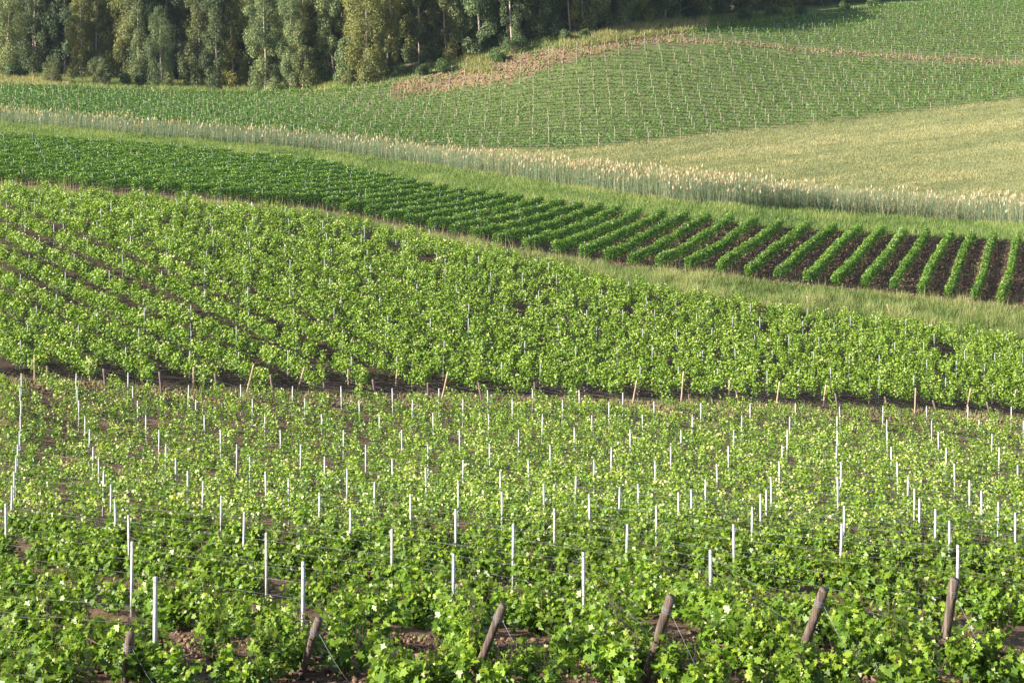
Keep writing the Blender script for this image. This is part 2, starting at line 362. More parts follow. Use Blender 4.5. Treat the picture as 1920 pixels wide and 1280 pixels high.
def along(pts, step, jit=.1, start=.4):
    seg = np.diff(pts, axis=0); L = np.linalg.norm(seg, axis=1); cum = np.r_[0, np.cumsum(L)]
    s = np.arange(start, cum[-1] - .2, step); s = s + RNG.uniform(-jit, jit, len(s))
    x = np.interp(s, cum, pts[:, 0]); y = np.interp(s, cum, pts[:, 1])
    i = np.clip(np.searchsorted(cum, s) - 1, 0, len(seg) - 1)
    return np.stack([x, y], 1), np.arctan2(seg[i, 1], seg[i, 0])

# ------------------------------------------------------------------ grapevines
def vine_leaf_points(n, L=.62, w=.24, z0=.42, z1=1.5, shoots=9):
    """leaf centres of one vine: a ragged curtain with shoots; returns centres, outward vectors, tint"""
    ns = shoots; out = []; tt = []; ov = []
    for s in range(ns):
        bx = (s + .5) / ns * 2 * L - L + random.gauss(0, .06); lean = random.gauss(0, .22); side = random.choice((-1, 1)) * random.uniform(.1, 1.0)
        top = z1 * random.uniform(.78, 1.14); low = z0 * random.uniform(.7, 1.5); k = max(6, int(n / ns * random.uniform(.6, 1.4)))
        t = RNG.random(k) ** .85; z = low + (top - low) * t
        sp = w * (1.15 - .75 * t)
        x = bx + lean * t + RNG.normal(0, .085, k); y = side * w * (.15 + .95 * np.sin(t * 2.6)) * .9 + RNG.normal(0, 1, k) * sp * .5
        droop = RNG.random(k) < .18; z = np.where(droop, z - .25 * RNG.random(k), z)
        out.append(np.stack([x, y, z], 1)); ov.append(np.stack([x * .1, np.sign(y) * .7, np.full(k, .4)], 1))
        tt.append(np.clip(.12 + .45 * RNG.random(k) + .30 * t ** 2 + (RNG.random(k) < .04 + .09 * t ** 3) * .45, 0, 1))
    return np.concatenate(out), np.concatenate(ov), np.concatenate(tt)
def vine_wood(seed):
    random.seed(seed); b = MB(); p = [(random.gauss(0, .03), random.gauss(0, .03), -.1)]
    for k in range(5): x, y, z = p[-1]; p.append((x + random.gauss(0, .035), y + random.gauss(0, .03), z + .17))
    b.tube(p, [.034, .03, .026, .028, .024, .03], 7)
    hx, hy, hz = p[-1]
    for s in (-1, 1):
        q = [(hx, hy, hz - .02)]
        for k in range(4): q.append((q[-1][0] + s * .14, q[-1][1] + random.gauss(0, .015), q[-1][2] + random.gauss(.01, .012)))
        b.tube(q, [.02, .017, .014, .011, .008], 5)
        for k in range(4):
            x, y, z = q[k + 1]; e = (x + random.gauss(0, .1), y + random.gauss(0, .12), z + random.uniform(.4, .75)); mid = ((x + e[0]) / 2 + random.gauss(0, .03), (y + e[1]) / 2, (z + e[2]) / 2)
            b.tube([(x, y, z), mid, e], [.006, .005, .003], 4)
    return b.mesh('vine_trunk', M_bark_v)
NV = 10
VARS = []
for k in range(NV):
    c, o_, tt = vine_leaf_points(int(random.uniform(330, 470)), L=.54, w=.40, z0=.22, z1=1.12, shoots=random.choice((7, 8, 9, 10)))
    sz = RNG.uniform(.075, .15, len(c)) * (1.1 - .55 * (tt > .8)) * np.clip(1.5 - c[:, 2] * .45, .6, 1.2)
    V = lobed_leaves(c, sz, up_bias=.3, out=o_, outw=.9, droop=1.1)
    VARS.append((faces_mesh('vine_foliage', V, len(LOBE), M_vine, tt), vine_wood(100 + k)))
random.seed(21)
MIDV = []
for k in range(8):                      # lighter vines for plants farther back
    c, o_, tt = vine_leaf_points(230, L=.58, w=.32, z0=.34, z1=1.25, shoots=8)
    MIDV.append((c, o_, tt))
def bake_plants(P, A, keep=230, size=(.10, .17), zs=(.85, 1.15), asp=.85, protos=MIDV, dark=0., wide=1.):
    """one mesh of many leafy plants: P (n,3) bases, A headings"""
    VV = []; TT = []
    grp = RNG.integers(0, len(protos), len(P))
    for g, (c, o_, tt) in enumerate(protos):
        ids = np.where(grp == g)[0]
        if not len(ids): continue
        sel = RNG.permutation(len(c))[:keep]; c2 = c[sel]; o2 = o_[sel]; t2 = tt[sel]; n = len(ids); k = len(c2)
        c2 = c2 * [1, wide, 1]; a = A[ids] + np.where(RNG.random(n) < .5, np.pi, 0); ca, sa = np.cos(a)[:, None], np.sin(a)[:, None]
        s = RNG.uniform(*zs, n)[:, None]
        cc = np.repeat(c2[None], n, 0) + RNG.normal(0, .03, (n, k, 3))
        x = cc[..., 0] * ca - cc[..., 1] * sa; y = cc[..., 0] * sa + cc[..., 1] * ca
        q = np.stack([x, y, cc[..., 2] * s], -1) + P[ids][:, None]
        ox = o2[None, :, 0] * ca - o2[None, :, 1] * sa; oy = o2[None, :, 0] * sa + o2[None, :, 1] * ca
        oo = np.stack([ox, oy, np.repeat(o2[None, :, 2], n, 0)], -1).reshape(-1, 3)
        q = q.reshape(-1, 3); sz = RNG.uniform(size[0], size[1], len(q))
        VV.append(quad_leaves(q, sz, asp, up_bias=.3, out=oo, outw=.9, droop=.8)); TT.append(np.clip(np.tile(t2, n) + RNG.normal(0, .05, n * k) + np.repeat(RNG.normal(0, .07, n), k) - dark, 0, 1))
    return np.concatenate(VV), np.concatenate(TT)

plants = []                                 # (x, y, heading, row, ordinal from the near end)
for r in ROW_ORDER:
    pts, seen, kind = front_rows[r]; pp_ = pts if kind != 'post' else np.vstack([pts, pts[-1] + RD * np.array([.8, .8])]); p, a = along(pp_, 1.02, .12, start=2.0 if seen else .9)
    p = p + RNG.normal(0, .05, p.shape); keep = RNG.random(len(p)) > .035
    p, a = p[keep][::-1], a[keep][::-1]
    u, v = uv(p[:, 0], p[:, 1]); ok = (u > -45) & (u < 1965) & (v < 1345)
    no = 0
    for q, an, o1, uu in zip(p, a, ok, u):
        if o1: no += 1; plants.append((q[0], q[1], an, r, no))
EXTRA = [(30,1295),(120,1318),(330,1300),(455,1312),(550,1330),(735,1298),(830,1312),(915,1322),(1068,1262),(1275,1312),(1335,1330),(1415,1255),(1560,1318),(1635,1262),(1835,1288),(1905,1305),(640,1180),(705,1215),(765,1172),(1560,1190),(1680,1165),(1745,1200),(1860,1190),(1400,1185),(80,1190),(400,1230),(1130,1205),(330,1180),(1010,1190),(500,1270),(640,1262),(770,1335),(1000,1305),(1160,1300),(1480,1325),(1720,1325),(270,1250),(1350,1262),(60,1245),(140,1180),(30,1190)]
for i, px in enumerate(EXTRA):
    q = unproj(*px); plants.append((q[0], q[1], math.atan2(RD[1], RD[0]), None, i + 1))
def hides_post(p):
    u = CX + F * p[0] / p[1]
    return any(abs(u - (CX + F * q[0] / q[1])) < 26 and p[1] < q[1] + .25 for q in near_end.values())
near_white = [q for q, h in posts.values() if q[1] < 52]
def hides_white(p):
    u = CX + F * p[0] / p[1]
    return any(abs(u - (CX + F * q[0] / q[1])) < 34 and q[1] - 2.3 < p[1] < q[1] + .2 for q in near_white)
gone = random.Random(3)
plants = [p for p in plants if not (hides_post(p) and gone.random() < .5) and not (hides_white(p) and gone.random() < .3)]
plants.sort(key=lambda t: t[1])
# the front 300 vines are individual plants
NEAR = plants[:300]; REST = plants[300:]
vrng = random.Random(5)
for i, (x, y, a, r, no) in enumerate(NEAR):
    fm, tm = VARS[vrng.randrange(NV)]
    e = bpy.data.objects.new('grapevine', None); C.objects.link(e); e.location = (x, y, float(zg(x, y)) - .02)
    e.rotation_euler = (0, 0, a + (math.pi if vrng.random() < .5 else 0) + vrng.gauss(0, .12)); s = vrng.uniform(.80, 1.12) * (.93 if y < 42 else 1); e.scale = (s, s * vrng.uniform(.95, 1.2), s * .93)
    e.empty_display_size = .2
    link('foliage', fm, e); link('trunk', tm, e)
    tag(e, f'low leafy grapevine, {ordw(no)} from the left along the bottom edge of the picture' if r is None else f'leafy grapevine, {ordw(no)} from the near end of trellis row {ordw(ROW_NO[r])} from lower left', 'grapevine', 'grapevines in the front rows')
P = np.array([(x, y, 0) for x, y, *_ in REST]); P[:, 2] = zg(P[:, 0], P[:, 1]); A = np.array([t[2] for t in REST])
V, TT = bake_plants(P, A, 200, (.10, .16), (.8, 1.2), wide=1.1)
tag(link('grapevine_rows', faces_mesh('grapevine_rows', V, 4, M_vine, TT)), 'dense rows of green grapevines filling the back of the front vineyard', 'grapevines', kind='stuff')

# ------------------------------------------------------------------ wooden end posts
def wood_post(name, base, top, r, mats, loose=True):
    b = MB(); n = 7; d = top - base; pts = [base + d * (k / (n - 1)) + (Vector((random.gauss(0, r * .06), random.gauss(0, r * .06), 0)) if 0 < k < n - 1 else Vector((0, 0, 0))) for k in range(n)]
    pts[0] = base - d.normalized() * .3
    pts = [p - base for p in pts]
    b.tube(pts, [r * random.uniform(.96, 1.06) for _ in pts], 12, capmi=1)
    return b.mesh(name, mats)
def px_post(t, b, sgn, hmin=1.0):
    """base on the ground under pixel b, top leaning along the row so that it shows at pixel t"""
    p = unproj(*b); dx = (t[0] - b[0]) * p[1] / F; L = dx / RD[0]; q = p + RD * L
    q[0] = (t[0] - CX) * q[1] / F
    return Vector((p[0], p[1], float(zg(*p)))), Vector((q[0], q[1], -q[1] * (t[1] - VH) / F))
nm = ['leaning brown wooden end post, farthest left of the near row ends', 'leaning split wooden end post, second near row end from the left', 'leaning round wooden end post among leaves near the bottom middle',
      'thick pale weathered wooden end post leaning over the bare soil', 'thick reddish wooden end post leaning right beside the tall white post', 'upright thick wooden end post with wire loops, farthest right of the near row ends']
end_tops = {}
for i, r in enumerate(sorted(near_end_px, reverse=True)):
    t_, b_ = near_end_px[r]; b0, t0 = px_post(t_, b_, 1)
    e = bpy.data.objects.new('end_post', None); C.objects.link(e); e.location = b0
    link('log', wood_post('log', b0, t0, .088 if i > 2 else .078, [M_wood, M_woodcut]), e); end_tops[r] = t0
    d = (t0 - b0).normalized(); k1 = b0 + d * ((t0 - b0).length - .22)
    g = MB(); anchor = k1 + Vector((RD[0] * 1.1, RD[1] * .9, 0)); anchor.z = float(zg(anchor.x, anchor.y))
    m1 = (k1 + anchor) / 2 + Vector((0, 0, -.06))
    g.tube([k1 - b0, m1 - b0, anchor - b0], .0028, 5)
    for off in (0, .03, .07, .1):
        c0 = k1 - b0 - d * off; ring = []
        a1 = d.cross(Vector((0, 1, 0))).normalized(); a2 = d.cross(a1)
        for k in range(13): ring.append(c0 + (a1 * math.cos(k * math.pi / 6) + a2 * math.sin(k * math.pi / 6)) * .094)
        g.tube(ring, .004, 4, cap=False)
    link('guy_wire', g.mesh('guy_wire', [M_wire]), e)
    tag(e, nm[i], 'wooden post', 'wooden end posts at the near ends of the rows')
dark_px = [((88,686),(90,724)),((194,691),(198,729)),((299,697),(303,738)),((403,700),(408,739)),((507,702),(513,748)),((606,707),(609,740)),((699,711),(703,742)),((802,717),(803,743)),((897,717),(903,751)),((1002,715),(1004,748)),((1095,725),(1100,750)),((1194,722),(1197,752)),((1291,728),(1293,756)),((1380,730),(1386,760)),((1471,735),(1476,762)),((1566,737),(1571,765)),((1659,743),(1664,768)),((1749,750),(1756,774)),((1850,753),(1858,784))]
pale_px = [((65,670),(65,712)),((168,673),(169,718)),((265,675),(265,712)),((363,688),(363,728)),((476,683),(463,735)),((571,688),(559,729)),((653,692),(653,722)),((745,692),(742,724)),((840,697),(828,751)),((1013,725),(1013,742)),((1194,713),(1186,758)),((1282,696),(1277,757)),((1368,712),(1367,756)),((1462,715),(1455,763)),((1549,721),(1543,765)),((1632,722),(1629,758)),((1717,727),(1715,776)),((1820,728),(1812,773)),((1905,730),(1900,768))]
far_dark = []
for i, (t_, b_) in enumerate(dark_px):
    b0, t0 = px_post(t_, b_, -1); far_dark.append((b0, t0))
    o = link('end_post', wood_post('end_post', b0, t0, .075, [M_wooddark, M_wooddark]), loc=b0)
    tag(o, f'short dark wooden end post at the soil strip, {ordw(i + 1)} dark one from left', 'wooden post', 'dark end posts along the soil strip')
mid_ends = []
for i, (t_, b_) in enumerate(pale_px):
    b0, t0 = px_post(t_, b_, 1); mid_ends.append(b0)
    o = link('end_post', wood_post('end_post', b0, t0, .06, [M_woodpale, M_woodpale]), loc=b0)
    tag(o, f'pale thin wooden end post above the soil strip, {ordw(i + 1)} pale one from left', 'wooden post', 'pale end posts along the soil strip')
# three odd poles on the grass bank
for t_, b_, lab, mt, rr in (((1149 / 3 + 1280, 570), (1674, 603), 'bleached stake leaning left at the field edge below the hedge rows', M_woodpale, .07), ((1513, 555), (1517, 580), 'pale stake standing in the grass bank on the right', M_woodpale, .05), ((1009, 476), (1009, 506), 'dark stake in the grass bank near the picture middle', M_wooddark, .06), ((1801, 580), (1801, 598), 'short grey stake in the tall grass on the right', M_wooddark, .05)):
    b0 = unproj(*b_); B0 = Vector((b0[0], b0[1], float(zg(*b0)))); q = Vector(((t_[0] - CX) * b0[1] / F, b0[1], -b0[1] * (t_[1] - VH) / F))
    tag(link('stake', wood_post('stake', B0, q, rr, [mt, mt]), loc=B0), lab, 'stake')

# ------------------------------------------------------------------ trellis wires and a drip hose
def wire_h(k): return (.72, 1.12, 1.48, 1.74)[k]
for r in ROW_ORDER:
    pts, seen, kind = front_rows[r]
    u, v = uv(pts[:, 0], pts[:, 1])
    e = bpy.data.objects.new('row_wires', None); C.objects.link(e); o0 = Vector((pts[0, 0], pts[0, 1], float(zg(*pts[0])))); e.location = o0
    for k in range(4):
        b = MB(); L = []
        for i, q in enumerate(pts):
            h = wire_h(k)
            if (i == 0 and seen) or (i == len(pts) - 1 and kind == 'post'): h = min(h, 1.05 + .13 * k) if i == 0 else min(h, .6 + .3 * k)
            if i and k % 2 == 0:    # slack between posts
                p0 = np.array(L[-1]); p1 = np.array((q[0], q[1], float(zg(*q)) + h)); mid = (p0 + p1) / 2; mid[2] = min(mid[2], mid[2] - .03) ; L.append(tuple(mid)); L.append(tuple(p1))
            else: L.append((q[0], q[1], float(zg(*q)) + h))
        near = pts[-1][1] < 45
        b.tube([Vector(p) - o0 for p in L], .0016 if near else .0015, 4, cap=False)
        link('wire', b.mesh('wire', [M_wire]), e)
    tag(e, f'thin steel wires of trellis row {ordw(ROW_NO[r])} counted from the lower left corner', 'wires', 'trellis wires of the front vineyard')
for i, r in enumerate((9, 8, 7)):
    pts = front_rows[r][0][-2:]; b = MB(); L = []
    for t in np.linspace(0, 1, 14):
        q = pts[0] + (pts[1] - pts[0]) * t; L.append(Vector((q[0], q[1], float(zg(*q)) + .38 + .03 * math.sin(t * 19))))
    o0 = L[0].copy(); b.tube([p - o0 for p in L], .011, 6)
    tag(link('drip_hose', b.mesh('drip_hose', [M_hose]), loc=o0), ('black drip hose ending at the leaning post in the bottom middle', 'black drip hose ending at the thick pale end post', 'black drip hose ending at the thick reddish end post')[i], 'hose', 'drip hoses under the near rows')

# ------------------------------------------------------------------ middle field
ang = math.radians(133); MD = np.array([math.cos(ang), math.sin(ang)])       # away from the near ends, up to the left
starts = [np.array((b.x, b.y)) for b in mid_ends]
xs = sorted(s[0] for s in starts); u0, v0 = uv(np.array([s[0] for s in starts]), np.array([s[1] for s in starts]))
# even rows along the near edge, 3.55 m apart sideways
mid_rows = []
x = -52.0
while x < 175:
    # find the near edge at this x
    Ys = np.linspace(80, 160, 400); uu = CX + F * x / Ys; vv = vground(uu, Ys); k = int(np.argmax(vv < B1(uu) - 9)); s = np.array([x, Ys[k]])
    L = [s]; q = s.copy()
    while True:
        q = q + MD * 1.0; u, v = uv(*q)
        if v < B3(u) + 4 or q[1] > 210: break
        L.append(q.copy())
    if len(L) > 3: mid_rows.append(np.array(L))
    x += 3.55
MP = []; MA = []; midposts = []
for ri, L in enumerate(mid_rows):
    p, a = along(L, .95, .12, start=.7); u, v = uv(p[:, 0], p[:, 1])
    ok = (u > -60) & (u < 1980) & (RNG.random(len(p)) > .03) & ~((u > 1690) & (np.abs(v - (600 + (u - 1700) * .12)) < 8))
    thin = (v < B3(u) + 60) & (u > 600) & (RNG.random(len(p)) < .12); ok &= ~thin
    MP.append(p[ok]); MA.append(a[ok])
    pp, _ = along(L, 6.6, .3, start=3.2 + (ri % 3) * .5); u, v = uv(pp[:, 0], pp[:, 1])
    for n_in, (q, uu) in enumerate(zip(pp, u)):
        if -5 < uu < 1925: midposts.append((q[1], q, ri, n_in))
MP = np.concatenate(MP); MA = np.concatenate(MA); Z = zg(MP[:, 0], MP[:, 1])
V, TT = bake_plants(np.c_[MP, Z], MA, 230, (.13, .22), (1.1, 1.5), wide=2.05)
tag(link('grapevine_field', faces_mesh('grapevine_field', V, 4, M_vine_mid, TT)), 'bright green vineyard of the middle field above the soil strip', 'grapevines', kind='stuff')
midposts.sort(key=lambda t: t[0])
indiv = midposts[:max(0, 296 - N_POSTS)]; restp = midposts[296 - N_POSTS:] if N_POSTS < 296 else midposts
vis_rows = sorted({t[2] for t in indiv})
for d, q, ri, k in indiv:
    o = link('trellis_post', ME_grey, loc=(q[0], q[1], float(zg(*q)))); o.rotation_euler = (random.gauss(0, .02), random.gauss(0, .02), random.random())
    o.scale = (1, 1, random.uniform(.98, 1.1))
    tag(o, f'grey trellis post, {ordw(k + 1)} back along vine row {ordw(vis_rows.index(ri) + 1)} of the middle field', 'post', 'grey posts standing in the middle vineyard')
def post_mass(name, PP, h, r, mat, label, hv=.1, lean=.03):
    VV = []
    for k in range(4):
        a0, a1 = k * math.pi / 2 + .4, (k + 1) * math.pi / 2 + .4
        tl = RNG.normal(0, lean, (len(PP), 2)); hh = h * RNG.uniform(1 - hv, 1 + hv, len(PP)) if k == 0 else hh
        if k == 0: TL = tl
        top = PP + np.c_[TL * hh[:, None], hh]
        o0 = np.array([math.cos(a0) * r, math.sin(a0) * r, 0]); o1 = np.array([math.cos(a1) * r, math.sin(a1) * r, 0])
        VV.append(np.stack([PP + o0, PP + o1, top + o1, top + o0], 1))
    return tag(link(name, faces_mesh(name, np.concatenate(VV), 4, mat)), label, 'posts', kind='stuff')
Q = np.array([t[1] for t in restp]); post_mass('distant_posts', np.c_[Q, zg(Q[:, 0], Q[:, 1])], 1.9, .05, M_pgrey, 'many thin grey posts across the back of the middle vineyard')

# ------------------------------------------------------------------ hedge-like rows of the slanting field
DA = math.radians(66.8); DD = np.array([math.cos(DA), math.sin(DA)]); NRM = np.array([-DD[1], DD[0]])
HEDGE = []
for k in range(6):
    n = 230; x = RNG.uniform(-.55, .55, n); t = RNG.random(n); z = .18 + 1.18 * t ** .8 + RNG.normal(0, .05, n); y = RNG.uniform(-1, 1, n) * .50 * (1.12 - .45 * t)
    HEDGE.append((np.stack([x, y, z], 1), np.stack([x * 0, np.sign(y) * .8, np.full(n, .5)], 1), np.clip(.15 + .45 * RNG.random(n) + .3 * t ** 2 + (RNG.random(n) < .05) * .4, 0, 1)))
dposts = []; nrow = 0
diag = []
x = 79.0
while x > -190:
    L = []; q = np.array([x, 150.0])
    for _ in range(200):
        q = q + DD * 1.0; u, v = uv(*q)
        if v <= B4(u) - 6 and v >= B5(u) + 1 and -70 < u < 1990: L.append(q.copy())
    if len(L) > 2: diag.append(np.array(L))
    x -= 3.22
for ri, L in enumerate(diag):
    Lw = L + np.c_[NRM[0] * .12 * np.sin(np.arange(len(L)) * .25 + ri), NRM[1] * .12 * np.sin(np.arange(len(L)) * .25 + ri)]
    p, a = along(Lw, .92, .1, start=.2); z = zg(p[:, 0], p[:, 1]); u, v = uv(p[:, 0], p[:, 1])
    far = p[:, 1].mean() > 200
    keep = RNG.random(len(p)) > .02
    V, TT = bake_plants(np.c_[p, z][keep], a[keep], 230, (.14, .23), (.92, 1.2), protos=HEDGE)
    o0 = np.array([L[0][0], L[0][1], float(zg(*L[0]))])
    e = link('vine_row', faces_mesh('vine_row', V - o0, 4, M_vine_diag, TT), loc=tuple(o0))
    tag(e, f'dark green hedge-like vine row running up right, {ordw(ri + 1)} from the right edge of its field', 'vine row', 'hedge-like vine rows of the slanting field')
    pp, _ = along(Lw, 6.2, .2, start=1.5)
    for q in pp: dposts.append(q)
Q = np.array(dposts); uq, vq = uv(Q[:, 0], Q[:, 1]); Q = Q[RNG.random(len(Q)) < np.where(uq < 900, .95, .25)]
post_mass('distant_posts', np.c_[Q, zg(Q[:, 0], Q[:, 1])], 1.7, .034, M_pgrey, 'thin grey posts dotted along the hedge-like vine rows')

# ------------------------------------------------------------------ far hillside vineyard
HP = []; hposts = []; yr = 262.
ri = 0
while yr < 500:
    xs_ = np.arange(-.36 * yr, .38 * yr, .92); ys_ = yr + 1.0 * np.sin(xs_ * .03) + RNG.normal(0, .12, len(xs_)); xs_ = xs_ + RNG.uniform(-.2, .2, len(xs_))
    u, v = uv(xs_, ys_); ok = (v < B8(u)) & (v > B9(u)) & (u > -40) & (u < 1960)
    sp = soil_patch(u, v); tr = in_track(u, v); near_tr = (u > 1180) & (np.abs(v - TRK(u) - 4) < 14)
    keep = ok & ~(sp & (RNG.random(len(u)) > np.where(u > 1060, .62, .38))) & ~(tr & (RNG.random(len(u)) > .35)) & ~(near_tr & (RNG.random(len(u)) < .3)) & (RNG.random(len(u)) > .03)
    edge = (u > 1000) & (u < 1330) & (v < 150) & (v > 60); keep &= ~(edge & (RNG.random(len(u)) < .35 * np.clip((150 - v) / 60, 0, 1)))
    HP.append(np.stack([xs_[keep], ys_[keep]], 1))
    if ri % 2 == 0:
        # column lines converge towards the hill
        cx = np.arange(-60, 62) * 3.3 * (yr / 330.) ** .15 + (ri // 2) * .12
        u, v = uv(cx, np.full(len(cx), yr)); ok = (v < B8(u)) & (v > B9(u) - 1) & (u > -5) & (u < 1925) & ((RNG.random(len(cx)) > .16) | soil_patch(u, v))
        hposts += [(c_ + random.gauss(0, .12), yr + random.gauss(0, .3)) for c_ in cx[ok]]
    yr += 2.75; ri += 1
HP = np.concatenate(HP); Z = zg(HP[:, 0], HP[:, 1]); n = len(HP)
print('hill plants', n, 'mid', len(MP), 'front', len(plants), 'midposts', len(midposts), 'hillposts', len(hposts), 'diag', len(diag))
K = 15
c = np.repeat(np.c_[HP, Z], K, 0); nn = len(c); t = RNG.random(nn)
c = c + np.stack([RNG.uniform(-.5, .5, nn), RNG.normal(0, .22, nn), .35 + 1.05 * t * np.repeat(RNG.uniform(.8, 1.15, n), K)], 1)
V = quad_leaves(c, RNG.uniform(.22, .42, nn), .85, up_bias=.4)
tag(link('grapevine_hillside', faces_mesh('grapevine_hillside', V, 4, M_vine_hill, np.clip(.15 + .5 * RNG.random(nn) + .25 * t + np.repeat(RNG.normal(0, .08, n), K), 0, 1))), 'far green vineyard covering the hillside below the wood', 'grapevines', kind='stuff')
Q = np.array(hposts); post_mass('distant_posts', np.c_[Q, zg(Q[:, 0], Q[:, 1])], 1.7, .038, M_hillpost, 'rows of tiny pale posts dotting the far hillside vineyard', .15, .03)

# ------------------------------------------------------------------ grasses
def blades(Q, h, wdt, lean=.35, hv=.4):
    n = len(Q); z = zg(Q[:, 0], Q[:, 1]); hh = h * RNG.uniform(1 - hv, 1 + hv, n); a = RNG.uniform(0, 2 * np.pi, n); s = np.stack([np.cos(a), np.sin(a), 0 * a], 1) * wdt * .5
    b = np.c_[Q, z]; tip = b + np.c_[RNG.normal(0, lean, (n, 2)) * hh[:, None], hh]
    return np.stack([b - s, b + s, tip], 1)
def scatter_px(n, test, yr, ur=(-60, 1980)):
    """random ground points (even per square metre) whose place in the survey passes test"""
    out = []; tot = 0
    for _ in range(60):
        y = np.sqrt(RNG.uniform(yr[0] ** 2, yr[1] ** 2, 40000)); u = RNG.uniform(ur[0], ur[1], 40000); v = vground(u, y); ok = test(u, v)
        q = np.stack([(u[ok] - CX) * y[ok] / F, y[ok]], 1); out.append(q); tot += len(q)
        if tot >= n: break
    return np.concatenate(out)[:n]
def patchy(Q, sc): return np.array([noise.noise(Vector((q[0] * sc, q[1] * sc, 3.1))) for q in Q])
def streak(Q):
    u, v = uv(Q[:, 0], Q[:, 1]); b = v + .13 * u
    return np.array([.55 * noise.noise(Vector((a / 420, c / 11, 1.7))) + .3 * noise.noise(Vector((a / 150, c / 5, 8.7))) for a, c in zip(u, b)])
def grass(name, n, test, yr, h, wd, mat, label, lean=.3, tb=(.1, .9), ur=(-60, 1980), hvar=.4, cat='grass'):
    Q = scatter_px(n, test, yr, ur); pt = patchy(Q, .12); pt2 = patchy(Q, .55); V = blades(Q, 1.0, wd, lean, hvar)
    hs = h(Q) if callable(h) else h; V[:, 2] = V[:, 0] * .5 + V[:, 1] * .5 + (V[:, 2] - (V[:, 0] + V[:, 1]) * .5) * (np.asarray(hs) * (1 + .5 * pt + .7 * pt2))[..., None]
    tt = np.clip(RNG.uniform(tb[0], tb[1], len(Q)) + pt * .45 + pt2 * .35 + (streak(Q) if name == 'meadow_grass' else 0), 0, 1)
    return tag(link(name, faces_mesh(name, V, 3, mat, tt)), label, cat, kind='stuff')
hb = lambda Q: np.interp(CX + F * Q[:, 0] / Q[:, 1], [0, 700, 1300, 1900], [.45, .55, .8, .85])
grass('bank_grass', 75000, lambda u, v: (v < B3(u) + 3) & (v > B4(u) + 3), (150, 190), hb, .075, M_grass, 'band of tall pale green grass between the middle vineyard and the hedge rows')
grass('verge_grass', 90000, lambda u, v: (v < B5(u) + 3) & (v > B6(u) - 2), (170, 300), .55, .085, M_grass, 'smooth light green grass strip below the reeds', tb=(.05, .7))
grass('meadow_grass', 150000, lambda u, v: (v < B6(u)) & (v > B8(u) - 3), (205, 345), .30, .11, M_meadow, 'pale khaki green meadow between the reeds and the far vineyard', tb=(.42, .62), ur=(900, 1980))
grass('wood_edge_grass', 42000, lambda u, v: (v < B9(u) + 1) & (v > B9(u) - 24) & ~soil_patch(u, v), (320, 480), .8, .2, M_grass, 'green grass along the foot of the wood', ur=(-60, 1500))
grass('dry_grass', 22000, lambda u, v: ((v < B9(u)) & (v > B9(u) - 26) & (u > 1050) & (u < 1330)) | ((v < 138) & (v > 108) & (u > 870) & (u < 925)) | ((abs(v - 158) < 9) & (u < 130)), (320, 480), 1.1, .2, M_dry, 'tall dry yellow grass at the top edge of the far vineyard', ur=(-60, 1400))
grass('dry_stems', 4500, lambda u, v: (v < B3(u) + 4) & (v > B4(u) - 3), (150, 190), 1.15, .05, M_dry, 'straw coloured stalks in the grass bank', lean=.15)
grass('alley_weeds', 16000, lambda u, v: (v < B4(u)) & (v > B5(u)) & (u > 1000), (150, 230), .22, .09, M_weed_dark, 'low weeds in the alleys between the hedge-like vine rows', tb=(.0, .6))
grass('slope_weeds', 5000, lambda u, v: soil_patch(u, v) | in_track(u, v), (330, 420), .45, .16, M_dry, 'sparse dry weeds on the bare slope and track', tb=(.1, .9))
grass('track_weeds', 5000, lambda u, v: (np.abs(v - B1(u) + 2) < 9), (88, 130), .35, .05, M_grass, 'scattered weeds on the bare soil strip', tb=(.2, 1))

